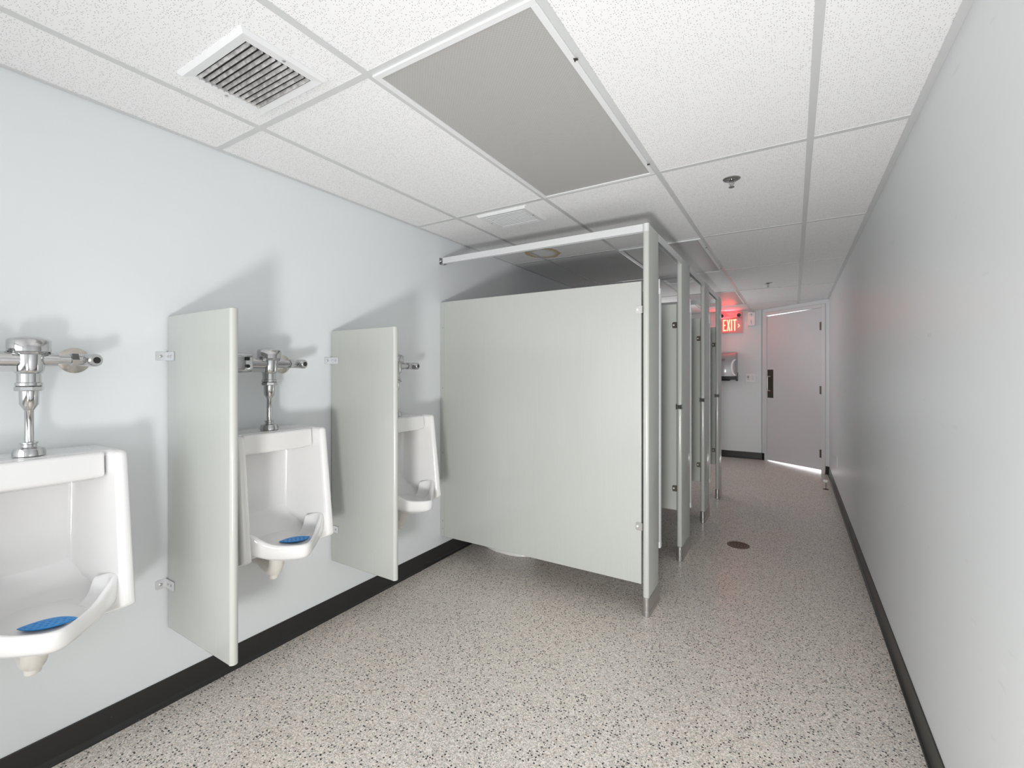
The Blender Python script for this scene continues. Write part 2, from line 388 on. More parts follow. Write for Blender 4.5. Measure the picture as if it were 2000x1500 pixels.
# ------------------------------------------------------------------ urinals
YU = [0.417, 1.166, 1.922]
def lerp(a, b_, t): return a + (b_ - a) * t
def make_urinal():
    root = thing('urinal', 'white porcelain urinal, nearest one, cut by the left edge of the photo', 'urinal', (XL, YU[0], 0.0), group='wall urinals')
    # body: C-shaped shell, wings get deeper downwards
    bm = NB(); loops = []
    for z, k in ((0.500, -0.05), (0.562, 0.0), (0.60, 0.08), (0.70, 0.28), (0.80, 0.48), (0.90, 0.68), (1.0, 0.88), (1.052, 1.0)):
        dw = lerp(0.300, 0.246, max(k, 0)); ho = lerp(0.208, 0.203, max(k, 0)); hi = lerp(0.170, 0.170, max(k, 0))
        hb = lerp(0.135, 0.142, max(k, 0)); db = 0.055
        if z < 0.55: dw = 0.15; ho = 0.18; hi = 0.15
        loops.append([(0.001, -ho, z), (dw, -ho, z), (dw, -hi, z), (db + 0.05, -hb - 0.004, z), (db, -hb + 0.02, z), (db, hb - 0.02, z), (db + 0.05, hb + 0.004, z), (dw, hi, z), (dw, ho, z), (0.001, ho, z)])
    loft(bm, loops)
    body = obj('body', bm, 'porcelain', root, bevel=0.0155, seg=4)
    # header shelf
    bm = NB()
    H0 = [(0.002, -0.156, 1.053), (0.085, -0.156, 1.053), (0.203, -0.156, 1.050), (0.209, -0.156, 0.972), (0.150, -0.150, 0.956), (0.04, -0.150, 0.956)]
    L = []
    for s in (-1, -0.5, 0, 0.5, 1):
        bow = 0.010 * (1 - s * s)
        L.append([(x + (bow if x > 0.1 else 0), -y * s, z) for x, y, z in H0])
    loft(bm, L); box(bm, 0.002, 0.188, -0.186, 0.186, 1.030, 1.0525); obj('header', bm, 'porcelain', root, bevel=0.008, seg=3)
    # bowl with a lowered front lip
    bm = NB()
    half = [(0.190, 0.152, 0.650), (0.245, 0.180, 0.668), (0.276, 0.170, 0.662), (0.296, 0.140, 0.636), (0.318, 0.112, 0.614), (0.345, 0.078, 0.604), (0.372, 0.046, 0.601), (0.392, 0.022, 0.600)]
    right = half + [(0.399, 0.0, 0.600)]
    outl = right + [(x, -y, z) for x, y, z in reversed(half)]
    def inset(p, d, z):
        x, y, zz = p; c = Vector((0.18, 0.0)); v_ = Vector((x, y)) - c; l = v_.length
        q = c + v_ * ((l - d) / l); return (q.x, q.y, z)
    def low(p, z): return z + max(0.0, p[2] - 0.600) * 0.55
    ring_b0 = [inset(p, 0.11, low(p, 0.505)) for p in outl]
    ring_b1 = [inset(p, 0.040, low(p, 0.528)) for p in outl]
    ring_b2 = [inset(p, 0.010, low(p, 0.542)) for p in outl]
    ring_b3 = [inset(p, 0.003, low(p, 0.556)) for p in outl]
    ring_o = [(x, y, z - 0.008) for x, y, z in outl]
    ring_t = [inset(p, 0.006, p[2]) for p in outl]
    ring_t2 = [inset(p, 0.016, p[2]) for p in outl]
    ring_i = [inset(p, 0.024, p[2] - 0.010) for p in outl]
    ring_f = [inset(p, 0.038, 0.574) for p in outl]
    ring_f2 = [inset(p, 0.10, 0.563) for p in outl]
    rings = loft(bm, [ring_b0, ring_b1, ring_b2, ring_b3, ring_o, ring_t, ring_t2, ring_i, ring_f, ring_f2], close=False, cap=False)
    # close under-side and basin floor back to the wall
    for ring, z, zb in ((rings[0], 0.505, 0.500), (rings[-1], 0.563, 0.60)):
        n = len(ring); back = [bm.verts.new((0.045, lerp(0.15, -0.15, i / (n - 1)), zb if z > 0.55 else z)) for i in range(n)]
        for i in range(n - 1): bm.faces.new((ring[i], ring[i + 1], back[i + 1], back[i]))
    obj('bowl', bm, 'porcelain', root, sub=2)
    # basin back slope (curve between back wall and floor)
    bm = NB(); L = []
    for i in range(13):
        y = lerp(-0.158, 0.158, i / 12); e = abs(y) / 0.158; rise = 0.05 * e ** 4
        L.append([(0.052, y, 0.70 + rise), (0.060, y, 0.655 + rise), (0.085, y, 0.612 + rise), (0.135, y, 0.578 + rise * 0.6), (0.21, y, 0.567 + rise * 0.2), (0.21, y, 0.54), (0.052, y, 0.55)])
    loft(bm, L); obj('basin', bm, 'porcelain', root, smooth=True)
    # drain spout under the bowl
    bm = NB()
    pts = [(0.012, 0, 0.470), (0.06, 0, 0.470), (0.105, 0, 0.455), (0.14, 0, 0.440), (0.165, 0, 0.445), (0.178, 0, 0.47), (0.18, 0, 0.505), (0.18, 0, 0.53)]
    tube(bm, pts, [0.028, 0.028, 0.029, 0.030, 0.031, 0.031, 0.031, 0.031], 20)
    lathe(bm, (0.158, 0, 0.412), (0, 0, -1), [(-0.02, 0.018), (0.0, 0.020), (0.006, 0.019), (0.010, 0.012)], 16)
    obj('drain_spout', bm, 'old_porcelain', root, smooth=True)
    return root
u0 = make_urinal()
dup(u0, (XL, YU[1], 0), 'white porcelain urinal between the two grey privacy panels')
dup(u0, (XL, YU[2], 0), 'white porcelain urinal, farthest one, between the second privacy panel and the stalls')

def make_mat(y, rz, label, dx=0.0):
    bm = NB()
    pl = []
    for i in range(15): pl.append((lerp(-0.075, 0.075, i / 14), 0.038 * math.sin(PI * i / 14) ** 0.8))
    for i in range(1, 14): pl.append((lerp(0.075, -0.075, i / 14), -0.034 * math.sin(PI * i / 14) ** 0.8))
    prism(bm, pl, 0, 0.0025)
    for i in range(-3, 4):
        for j in (-1, 0, 1):
            if abs(i) == 3 and j: continue
            lathe(bm, (i * 0.018, j * 0.016, 0.0024), (0, 0, 1), [(0, 0.0055), (0.0012, 0.0045), (0.0018, 0.0)], 8)
    o = obj('urinal_screen', bm, 'blue_mat'); o.scale = (0.88, 0.9, 1); o.location = (XL + 0.268 + dx, y, 0.5785); o.rotation_euler = (0, 0, rz)
    tag(o, label, 'urinal mat', 'blue urinal mats')
make_mat(YU[0] + 0.008, PI / 2 - 0.55, 'blue studded rubber mat in the bowl of the nearest urinal')
make_mat(YU[1] + 0.040, PI / 2 - 0.55, 'blue rubber mat seen edge-on in the bowl of the middle urinal', -0.012)

# ------------------------------------------------------------------ flush valves
def make_valve():
    root = thing('flush_valve', 'chrome sensor flush valve over the nearest urinal', 'flush valve', (XL, YU[0], 0), group='chrome flush valves')
    x = 0.122
    bm = NB()   # valve body, column and down-pipe
    lathe(bm, (x, 0, 1.262), (0, 0, 1), [(0, 0.024), (0.004, 0.031), (0.012, 0.031), (0.014, 0.027), (0.04, 0.027), (0.042, 0.030), (0.050, 0.034), (0.098, 0.035), (0.102, 0.040), (0.108, 0.044)], 36)
    obj('valve_body', bm, 'chrome', root, smooth=True)
    bm = NB(); lathe(bm, (x, 0, 1.368), (0, 0, 1), [(0, 0.046), (0.002, 0.0485), (0.034, 0.0485), (0.040, 0.044), (0.047, 0.020), (0.0485, 0.0)], 40)
    obj('valve_cap', bm, 'chrome', root, smooth=True)
    bm = NB(); lathe(bm, (x, 0, 1.085), (0, 0, 1), [(0, 0.0105), (0.105, 0.0105), (0.108, 0.012), (0.125, 0.0215), (0.178, 0.0225), (0.180, 0.020)], 28)
    obj('down_pipe', bm, 'chrome', root, smooth=True)
    bm = NB(); lathe(bm, (x, 0, 1.262), (0, 0, 1), [(-0.012, 0.030), (-0.010, 0.033), (0.0, 0.033), (0.002, 0.030)], 8); obj('coupling_nut', bm, 'chrome', root)
    bm = NB(); lathe(bm, (x, 0, 1.054), (0, 0, 1), [(0, 0.037), (0.010, 0.037), (0.022, 0.033), (0.026, 0.018), (0.034, 0.017), (0.036, 0.020), (0.040, 0.020), (0.042, 0.012)], 32)
    obj('spud_flange', bm, 'chrome', root, smooth=True)
    # sensor unit towards -y (pipe, band and rounded housing)
    bm = NB(); cyl(bm, (x, -0.02, 1.345), (x, -0.095, 1.345), 0.025, 24); box(bm, x - 0.012, x + 0.020, -0.095, -0.03, 1.308, 1.326)
    obj('sensor_arm', bm, 'chrome', root, smooth=True)
    bm = NB(); L = []
    for y, s in ((-0.092, 0.86), (-0.100, 1.0), (-0.150, 1.06), (-0.200, 0.98), (-0.222, 0.80)):
        L.append([(x + px * s, y, 1.347 + pz * s) for px, pz in rrect(-0.044, 0.044, -0.040, 0.040, 0.018, 3)])
    loft(bm, L); so = obj('sensor_housing', bm, 'chrome', root, smooth=True)
    bm = NB(); box(bm, x + 0.038, x + 0.0495, -0.128, -0.112, 1.357, 1.372); cyl(bm, (x + 0.038, -0.118, 1.333), (x + 0.0495, -0.118, 1.333), 0.0075, 14)
    obj('sensor_eye', bm, 'black_plastic', so)
    # supply: tail, nut, angle stop, escutcheon
    bm = NB()
    cyl(bm, (x, 0.02, 1.347), (x, 0.062, 1.347), 0.0215, 24); cyl(bm, (x, 0.06, 1.347), (x, 0.10, 1.347), 0.0145, 20)
    obj('supply_pipe', bm, 'chrome', root, smooth=True)
    bm = NB(); lathe(bm, (x, 0.092, 1.347), (0, 1, 0), [(0, 0.017), (0.002, 0.0225), (0.018, 0.0225), (0.020, 0.019)], 6); obj('supply_nut', bm, 'chrome', root)
    bm = NB(); lathe(bm, (x, 0.108, 1.347), (0, 1, 0), [(0, 0.016), (0.002, 0.0195), (0.030, 0.0195), (0.040, 0.016)], 22)
    cyl(bm, (0.01, 0.134, 1.347), (x + 0.005, 0.134, 1.347), 0.0165, 22)
    lathe(bm, (x - 0.004, 0.134, 1.347), (1, 0.28, -0.02), [(0, 0.015), (0.002, 0.0205), (0.030, 0.0215), (0.044, 0.0205), (0.048, 0.017)], 26)
    st = obj('stop_valve', bm, 'chrome', root, smooth=True)
    bm = NB(); d = Vector((1, 0.28, -0.02)).normalized(); p0 = Vector((x - 0.004, 0.134, 1.347)) + d * 0.0485
    lathe(bm, p0 - d * 0.004, d, [(0, 0.0105), (0.0048, 0.0105)], 18); obj('stop_cap', bm, 'black_plastic', st)
    bm = NB(); lathe(bm, (0.0, 0.134, 1.347), (1, 0, 0), [(0, 0.043), (0.004, 0.043), (0.012, 0.034), (0.018, 0.022), (0.022, 0.018)], 32)
    obj('escutcheon', bm, 'worn_chrome', root, smooth=True)
    return root
v0 = make_valve()
dup(v0, (XL, YU[1], 0), 'chrome flush valve over the middle urinal, between the privacy panels')
dup(v0, (XL, YU[2], 0), 'chrome flush valve over the farthest urinal, mostly hidden by the second privacy panel')

# ------------------------------------------------------------------ brackets
def bracket_bm(bm, y0, z, leg=0.052, hgt=0.034, wallleg=0.036, fin=False):
    """U/L bracket on the left wall at the near face (y0) of a panel"""
    t = 0.003
    loft(bm, [[(0.0005, y0 - 0.002 - yy, z + zz) for yy, zz in rrect(0, wallleg, -hgt / 2, hgt / 2, 0.004, 2)], [(t, y0 - 0.002 - yy, z + zz) for yy, zz in rrect(0, wallleg, -hgt / 2, hgt / 2, 0.004, 2)]])
    loft(bm, [[(xx, y0 - 0.0012, z + zz) for xx, zz in rrect(0, leg, -hgt / 2, hgt / 2, 0.004, 2)], [(xx, y0 - 0.0012 - t, z + zz) for xx, zz in rrect(0, leg, -hgt / 2, hgt / 2, 0.004, 2)]])
def screw_bm(bm, p, d, r=0.0055):
    lathe(bm, p, d, [(0, r), (0.0015, r), (0.0032, r * 0.55), (0.0034, 0.0)], 10)

def make_privacy():
    root = thing('privacy_panel', 'grey privacy panel right of the nearest urinal', 'privacy panel', (XL, 0.823, 0), group='grey privacy panels between urinals')
    bm = NB(); T = 0.026; Wd = 0.478
    # rounded front edge
    prof = [(0.010, 0.0)] + [(Wd - 0.010 + 0.012 * math.sin(a), T / 2 - T / 2 * math.cos(a)) for a in [PI * i / 10 for i in range(11)]] + [(0.010, T)]
    prism(bm, [(x, y) for x, y in prof], 0.306, 1.528)
    pnl = obj('panel', bm, 'partition_laminate', root, bevel=0.004, seg=3)
    bm = NB(); prof = [(Wd - 0.011, -0.0012)] + [(Wd - 0.010 + 0.0135 * math.sin(a), T / 2 - (T / 2 + 0.0012) * math.cos(a)) for a in [PI * i / 10 for i in range(11)]] + [(Wd - 0.011, T + 0.0012)]
    prism(bm, prof, 0.3075, 1.5265); obj('edge_trim', bm, 'partition_edge', root, bevel=0.002)
    for z in (1.370, 0.480):
        bm = NB(); bracket_bm(bm, 0.0, z, leg=0.070)
        if z < 1: box(bm, 0.0005, 0.0035, 0.028, 0.062, z - 0.017, z + 0.017)
        br = obj('wall_bracket', bm, 'zinc', root)
        for p_, d_, r_ in (((0.003, -0.020, z), (1, 0, 0), 0.0055), ((0.026, -0.004, z), (0, -1, 0), 0.004), ((0.050, -0.004, z), (0, -1, 0), 0.005)):
            bm = NB(); screw_bm(bm, p_, d_, r_); obj('screw', bm, 'stainless', br)
    return root
p0 = make_privacy()
dup(p0, (XL, 1.571, 0), 'grey privacy panel between the middle and farthest urinals')

# ------------------------------------------------------------------ toilet stalls
XO = -0.657; PT = 0.031; XI = XO - PT
PY = [2.463, 3.312, 4.262, 5.160]; PW = [0.208, 0.290, 0.262, 0.212]
ptext = ['tall narrow grey pilaster at the near corner of the stalls', 'grey stall pilaster, second from the near corner', 'grey stall pilaster, third from the near corner', 'grey stall pilaster at the far end of the row']
for i, (y, wd) in enumerate(zip(PY, PW)):
    root = thing('stall_pilaster', ptext[i], 'pilaster', (XO, y, 0), group='stall pilasters along the aisle')
    bm = NB(); n = 6
    pf = [(-PT, wd)] + [(-PT / 2 - PT / 2 * math.cos(a), 0.008 - 0.008 * math.sin(a)) for a in [PI * k / n for k in range(n + 1)]] + [(0, wd)]
    ztop = 2.066 if i else 2.064
    prism(bm, pf, 0.02, 2.104); obj('panel', bm, 'partition_laminate', root, bevel=0.0025)
    bm = NB()
    pf2 = [(-PT - 0.0008, 0.0115)] + [(-PT / 2 - (PT / 2 + 0.0008) * math.cos(a), 0.008 - 0.0095 * math.sin(a)) for a in [PI * k / n for k in range(n + 1)]] + [(0.0008, 0.0115)]
    prism(bm, pf2, 0.10, 2.064); obj('edge_trim', bm, 'partition_edge', root, smooth=True)
    bm = NB()   # stainless shoe
    g = 0.004
    pf3 = [(-PT - g, wd + g)] + [(-PT / 2 - (PT / 2 + g) * math.cos(a), 0.004 - 0.012 * math.sin(a)) for a in [PI * k / n for k in range(n + 1)]] + [(g, wd + g)]
    prism(bm, pf3, 0.0, 0.100); sh = obj('shoe', bm, 'stainless', root, bevel=0.002)
    bm = NB(); g = 0.0055
    pf3 = [(-PT - g, wd + g)] + [(-PT / 2 - (PT / 2 + g) * math.cos(a), 0.003 - 0.013 * math.sin(a)) for a in [PI * k / n for k in range(n + 1)]] + [(g, wd + g)]
    prism(bm, pf3, 0.0, 0.030); obj('shoe_band', bm, 'stainless', sh, bevel=0.002)
    if i == 0:
        bm = NB(); pf4 = [(-PT - 0.001, 0.02)] + [(-PT / 2 - (PT / 2 + 0.001) * math.cos(a), 0.006 - 0.011 * math.sin(a)) for a in [PI * k / n for k in range(n + 1)]] + [(0.0005, 0.012)]
        prism(bm, pf4, 2.064, 2.107); obj('cap', bm, 'anodised_aluminium', root, smooth=True)
    else:
        bm = NB(); z = 1.069     # latch keeper wrapped round the near edge
        box(bm, -PT - 0.006, 0.005, -0.007, -0.002, z - 0.014, z + 0.014); box(bm, 0.001, 0.005, -0.004, 0.020, z - 0.014, z + 0.014); box(bm, -PT - 0.006, -PT - 0.001, -0.004, 0.020, z - 0.014, z + 0.014)
        kp = obj('latch_keeper', bm, 'chrome', root, bevel=0.0015)
        bm = NB(); box(bm, -PT - 0.007, -PT + 0.004, -0.0085, -0.0068, z - 0.016, z + 0.016); obj('bumper', bm, 'black_rubber', kp)
        bm = NB(); box(bm, -0.004, 0.001, -0.0085, -0.0068, z - 0.016, z + 0.016); obj('bumper', bm, 'black_rubber', kp)

# partitions running from wall to pilasters
def partition(y, x1, z0, z1, label, bz, first=False):
    root = thing('stall_partition', label, 'partition', (XL, y, 0), group='partitions between the stalls')
    W_ = x1 - XL; bm = NB(); box(bm, 0.004, W_, 0.0, 0.026, z0, z1); obj('panel', bm, 'partition_laminate', root, bevel=0.003)
    if first:
        bm = NB(); box(bm, 0.0005, 0.034, -0.0022, 0.0284, z0, z1 - 0.004); ch = obj('wall_channel', bm, 'partition_laminate', root, bevel=0.001)
        for z in (z0 + 0.055, z0 + 0.11, 0.75, 1.2, 1.62): bm = NB(); lathe(bm, (0.024, -0.0022, z), (0, -1, 0), [(-0.001, 0.0028), (0.0008, 0.0028)], 8); obj('screw', bm, 'dark_print', ch)
        bm = NB(); box(bm, W_ - 0.012, W_ - 0.0095, -0.0006, 0.0, z0 + 0.008, z1 - 0.008); obj('edge_seam', bm, 'grey_plastic', root)
    mt = 'stainless' if first else 'dark_bronze'
    for z in bz:
        bm = NB()
        loft(bm, [[(W_ - 0.030 + xx, -0.0005 - yo, z + zz) for xx, zz in rrect(0, 0.036, -0.021, 0.021, 0.008, 3)] for yo in (0, 0.003)])
        box(bm, W_ + 0.004, W_ + 0.0075, -0.0035, 0.03, z - 0.019, z + 0.019)
        br = obj('pilaster_bracket', bm, mt, root)
        bm = NB(); screw_bm(bm, (W_ - 0.020, -0.0035, z), (0, -1, 0), 0.006); obj('screw', bm, 'white_metal', br)
partition(2.465, -0.697, 0.166, 1.800, 'large grey partition closing the near side of the stalls', (1.647, 0.477), True)
partition(3.330, -0.693, 0.345, 1.788, 'grey partition between the first and second stalls', (1.640, 0.497))
partition(4.280, -0.693, 0.352, 1.786, 'grey partition between the second and third stalls', (1.607, 0.500))
partition(5.178, -0.693, 0.352, 1.784, 'dark-looking grey partition at the far end of the stalls', (1.60, 0.50))

# inward-opened stall doors, seen edge-on
dlab = ['light grey stall door swung open inward behind the near corner pilaster', 'light grey stall door swung open inward behind the second pilaster', 'light grey stall door swung open inward behind the third pilaster']
for i in range(3):
    y = PY[i] + PW[i] + 0.022
    root = thing('stall_door', dlab[i], 'stall door', (XO + 0.003, y, 0), group='stall doors opened inward')
    bm = NB(); box(bm, -0.585, 0.0, 0.0, 0.028, 0.315, 1.783); obj('panel', bm, 'partition_laminate', root, bevel=0.003)
    bm = NB(); box(bm, -0.002, 0.0015, -0.0006, 0.0286, 0.317, 1.781); obj('edge_trim', bm, 'white_metal', root, bevel=0.001)
    for z, h_ in ((1.790, 0.030), (0.325, 0.03)):
        bm = NB(); box(bm, -0.035, 0.0025, -0.003, 0.031, z - h_, z + 0.004)
        if z > 1: lathe(bm, (-0.004, -0.004, z - 0.02), (0, 0, 1), [(0, 0.0045), (0.075, 0.0045)], 10)
        obj('hinge', bm, 'white_metal', root, bevel=0.002)
    bm = NB(); box(bm, -0.560, -0.500, -0.010, 0.0, 1.045, 1.095); cyl(bm, (-0.53, -0.009, 1.07), (-0.53, -0.028, 1.07), 0.010, 14); obj('latch', bm, 'chrome', root, bevel=0.002)

# head rails
def rail(a, b_, z0, z1, wd, label, name='head_rail', brk=False):
    a = Vector((a[0], a[1], 0)); b_ = Vector((b_[0], b_[1], 0)); d = (b_ - a); L_ = d.length; rz = math.atan2(d.y, d.x)
    root = thing(name, label, 'head rail', (a.x, a.y, 0), rz, 'aluminium head rails of the stalls')
    bm = NB(); s0 = 0.022 if brk else 0.0
    # inverted U channel, open towards the floor
    pf = [(-wd / 2, z0), (-wd / 2, z1), (wd / 2, z1), (wd / 2, z0), (wd / 2 - 0.003, z0), (wd / 2 - 0.003, z1 - 0.003), (-wd / 2 + 0.003, z1 - 0.003), (-wd / 2 + 0.003, z0)]
    loft(bm, [[(s, y, z) for y, z in pf] for s in (s0, L_)]); obj('channel', bm, 'anodised_aluminium', root)
    if brk:
        bm = NB(); box(bm, 0.0005, 0.004, -0.024, 0.018, z0 - 0.004, z1 + 0.002); box(bm, 0.0, 0.040, -0.014, 0.014, z0 - 0.005, z0 - 0.002)
        lathe(bm, (0.004, -0.012, (z0 + z1) / 2), (1, 0, 0), [(0, 0.008), (0.004, 0.008), (0.010, 0.004)], 8); lathe(bm, (0.030, 0, z0 - 0.005), (0, 0, -1), [(0, 0.006), (0.004, 0.003)], 8)
        obj('wall_bracket', bm, 'chrome', root)
yc = PY[0] + 0.013
rail((XL, yc), (XI, yc), 2.066, 2.106, 0.027, 'bright aluminium head rail from the left wall to the near stall corner', brk=True)
rl = ['aluminium head rail over the first stall opening', 'aluminium head rail over the second stall opening', 'aluminium head rail over the third stall opening']
for i in range(3):
    rail((XO - PT / 2, PY[i] + PW[i]), (XO - PT / 2, PY[i + 1] - 0.001), 2.060, 2.104, 0.028, rl[i])
rail((XL, 5.175), (XI, 5.175), 2.036, 2.078, 0.027, 'far head rail crossing to the last stall pilaster', brk=True)

# toilet in the first stall (only its foot shows under the partition)
root = thing('toilet', 'white toilet whose foot shows under the large near partition', 'toilet', (XL, 2.90, 0))
bm = NB(); L = []
for z, x0, x1, hwid in ((0.0, 0.10, 0.54, 0.125), (0.04, 0.10, 0.53, 0.118), (0.15, 0.10, 0.50, 0.10), (0.26, 0.08, 0.56, 0.14), (0.36, 0.05, 0.66, 0.18), (0.385, 0.05, 0.67, 0.185)):
    xc = (x0 + x1) / 2; L.append([(xc + (x1 - x0) / 2 * math.cos(a), hwid * math.sin(a) * (1.0 if math.cos(a) > 0 else 0.95), z) for a in [2 * PI * k / 28 for k in range(28)]])
loft(bm, L); obj('bowl', bm, 'porcelain', root, smooth=True)
bm = NB(); L = []
for z in (0.387, 0.405): L.append([(0.40 + 0.27 * math.cos(a), 0.185 * math.sin(a), z) for a in [2 * PI * k / 28 for k in range(28)]])
loft(bm, L); obj('seat', bm, 'white_plastic', root, bevel=0.006)
bm = NB(); cyl(bm, (0.10, 0, 0.385), (0.10, 0, 0.70), 0.016); lathe(bm, (0.10, 0, 0.70), (0, 0, 1), [(0, 0.028), (0.06, 0.032), (0.09, 0.045), (0.12, 0.045), (0.13, 0.02)], 24); cyl(bm, (0.10, 0, 0.75), (0.0, 0, 0.75), 0.014)
obj('flush_pipe', bm, 'chrome', root, smooth=True)

# ------------------------------------------------------------------ ceiling lights (switched off)
fl = ['large recessed ceiling light with grey prismatic lens, nearest and fully visible', 'dark recessed ceiling light above the stall pilasters', 'recessed ceiling light nearest the exit sign, glowing red from it']
for i, y0 in enumerate((gy[2], gy[4], gy[6])):
    xa, xb = gx[2] + 0.010, gx[1] - 0.010; ya, yb = y0 + 0.010, y0 + 1.2192 - 0.010
    root = thing('ceiling_light', fl[i], 'ceiling light', ((xa + xb) / 2, (ya + yb) / 2, ZT), group='recessed ceiling lights')
    hx, hy = (xb - xa) / 2, (yb - ya) / 2; f_ = 0.020
    bm = NB()
    def quad_frame(bm, hx, hy, ix, iy, z0, z1):
        box(bm, -hx, hx, -hy, -iy, z0, z1); box(bm, -hx, hx, iy, hy, z0, z1); box(bm, -hx, -ix, -iy, iy, z0, z1); box(bm, ix, hx, -iy, iy, z0, z1)
    quad_frame(bm, hx, hy, hx - f_, hy - f_, -0.0085, -0.0005); obj('frame', bm, 'white_metal', root, bevel=0.001)
    bm = NB(); box(bm, -hx + f_ - 0.004, hx - f_ + 0.004, -hy + f_ - 0.004, hy - f_ + 0.004, -0.0045, -0.0025); obj('lens', bm, 'prismatic_lens', root)
    for yy in (-hy * 0.56, hy * 0.80):
        bm = NB(); loft(bm, [[(hx - 0.004 + a * 0.9, yy + c, z) for a, c in ((0, -0.010), (0.012, -0.003), (0.012, 0.004), (0.003, 0.003), (-0.003, 0.010))] for z in (-0.0105, -0.0086)])
        obj('latch', bm, 'dark_bronze', root)

# ------------------------------------------------------------------ ceiling vents
def vent(x0, x1, y0, y1, label, nsl, dirty, big):
    root = thing('ceiling_vent', label, 'vent', ((x0 + x1) / 2, (y0 + y1) / 2, ZT), group='square ceiling vents')
    hx, hy = (x1 - x0) / 2, (y1 - y0) / 2; ix, iy = hx - 0.040, hy - 0.034
    bm = NB()
    zo, zi = -0.004, -0.013
    o_ = [(-hx, -hy), (hx, -hy), (hx, hy), (-hx, hy)]; m_ = [(-hx + .01, -hy + .01), (hx - .01, -hy + .01), (hx - .01, hy - .01), (-hx + .01, hy - .01)]
    i_ = [(-ix, -iy), (ix, -iy), (ix, iy), (-ix, iy)]
    loops = [[(x, y, 0.0) for x, y in o_], [(x, y, zo) for x, y in o_], [(x, y, zi) for x, y in m_], [(x, y, zi + 0.003) for x, y in i_], [(x, y, 0.0) for x, y in i_]]
    loft(bm, loops, cap=False); obj('frame', bm, 'white_metal', root)
    bm = NB(); box(bm, -ix, ix, -iy, iy, -0.0030, -0.0006); obj('duct_shade_plate', bm, 'void_shade', root)  # dark plate closes the duct, its shade put into the colour
    for k in range(nsl):
        y = lerp(-iy, iy, (k + 0.5) / nsl); s = 0.0055
        bm = NB(); c = [(-0.0055, 0.0030), (-0.0045, 0.0042), (0.0055, 0.0000), (0.0045, -0.0012)] if not big else [(-0.0030, 0.0060), (-0.0015, 0.0065), (0.0035, -0.0060), (0.0020, -0.0065)]
        loft(bm, [[(x, y + a, -0.0095 + b_ * 0.75) for a, b_ in c] for x in (-ix, ix)])
        obj('slat', bm, 'dusty_slat' if dirty else 'white_metal', root)
    for sx in (-1, 1): bm = NB(); screw_bm(bm, (sx * (hx - 0.022), 0, zi + 0.001), (0, 0, -1), 0.005); obj('screw', bm, 'stainless', root)
vent(-1.665, -1.290, 0.680, 0.955, 'square white ceiling vent with dusty dark slats, nearest the camera', 11, True, True)
vent(-1.640, -1.300, 2.258, 2.525, 'small white louvred ceiling vent beside the first head rail', 9, False, False)
vent(-1.145, -0.855, 4.758, 5.025, 'white ceiling vent glimpsed between the stall pilasters', 8, False, False)

# ------------------------------------------------------------------ sprinklers
for (x, y, lab) in ((-0.258, 2.483, 'chrome fire sprinkler on the ceiling, nearest one'), (-0.227, 5.56, 'small dark fire sprinkler on the ceiling near the door')):
    root = thing('fire_sprinkler', lab, 'sprinkler', (x, y, ZT), group='ceiling sprinklers')
    bm = NB(); lathe(bm, (0, 0, 0), (0, 0, -1), [(0, 0.040), (0.003, 0.040), (0.007, 0.034), (0.008, 0.028), (0.003, 0.024), (0.002, 0.012)], 32, cap=False); obj('escutcheon', bm, 'stainless', root, smooth=True)
    bm = NB(); cyl(bm, (0, 0, -0.001), (0, 0, -0.014), 0.009, 14)
    tube(bm, [(-0.008, 0, -0.012), (-0.011, 0, -0.020), (-0.006, 0, -0.034), (0, 0, -0.040)], 0.0018, 8); tube(bm, [(0.008, 0, -0.012), (0.011, 0, -0.020), (0.006, 0, -0.034), (0, 0, -0.040)], 0.0018, 8)
    cyl(bm, (0, 0, -0.014), (0, 0, -0.038), 0.003, 8); obj('frame_arms', bm, 'chrome', root, smooth=True)
    bm = NB(); lathe(bm, (0, 0, -0.039), (0, 0, -1), [(0, 0.004), (0.001, 0.013), (0.003, 0.014), (0.0045, 0.012), (0.005, 0.0)], 20); obj('deflector', bm, 'stainless', root, smooth=True)

# ------------------------------------------------------------------ far wall: exit sign, dispensers, switch
WY = YF
root = thing('exit_sign', 'glowing red EXIT sign with lamp heads on the far wall', 'exit sign', (-0.822, WY, 1.92))
def bx(bm, x0, x1, z0, z1, y0, y1): box(bm, x0, x1, -y1, -y0, z0, z1)
bm = NB(); bx(bm, -0.162, 0.162, 0.235, 0.318, 0.0, 0.055); ho = obj('housing', bm, 'clear_red_plastic', root, bevel=0.006)
bm = NB(); bx(bm, -0.160, 0.160, 0.0, 0.233, 0.0, 0.022); obj('sign_face', bm, 'clear_red_plastic', root, bevel=0.004)
bm = NB(); bx(bm, -0.126, 0.066, 0.022, 0.226, 0.0222, 0.0232); obj('lit_background', bm, 'exit_glow', root)
def poly_letter(bm, pts, y=0.024, th=0.002):
    a = [bm.verts.new((x, -y, z)) for x, z in pts]; b_ = [bm.verts.new((x, -y - th, z)) for x, z in pts]
    bm.faces.new(a); bm.faces.new(b_)
    for i in range(len(pts)): j = (i + 1) % len(pts); bm.faces.new((a[i], a[j], b_[j], b_[i]))
z0, z1 = 0.035, 0.215; s = 0.019
def E_(x, w_): return [(x, z0), (x + w_, z0), (x + w_, z0 + s * 1.15), (x + s, z0 + s * 1.15), (x + s, 0.117), (x + w_ * .85, 0.117), (x + w_ * .85, 0.137), (x + s, 0.137), (x + s, z1 - s * 1.15), (x + w_, z1 - s * 1.15), (x + w_, z1), (x, z1)]
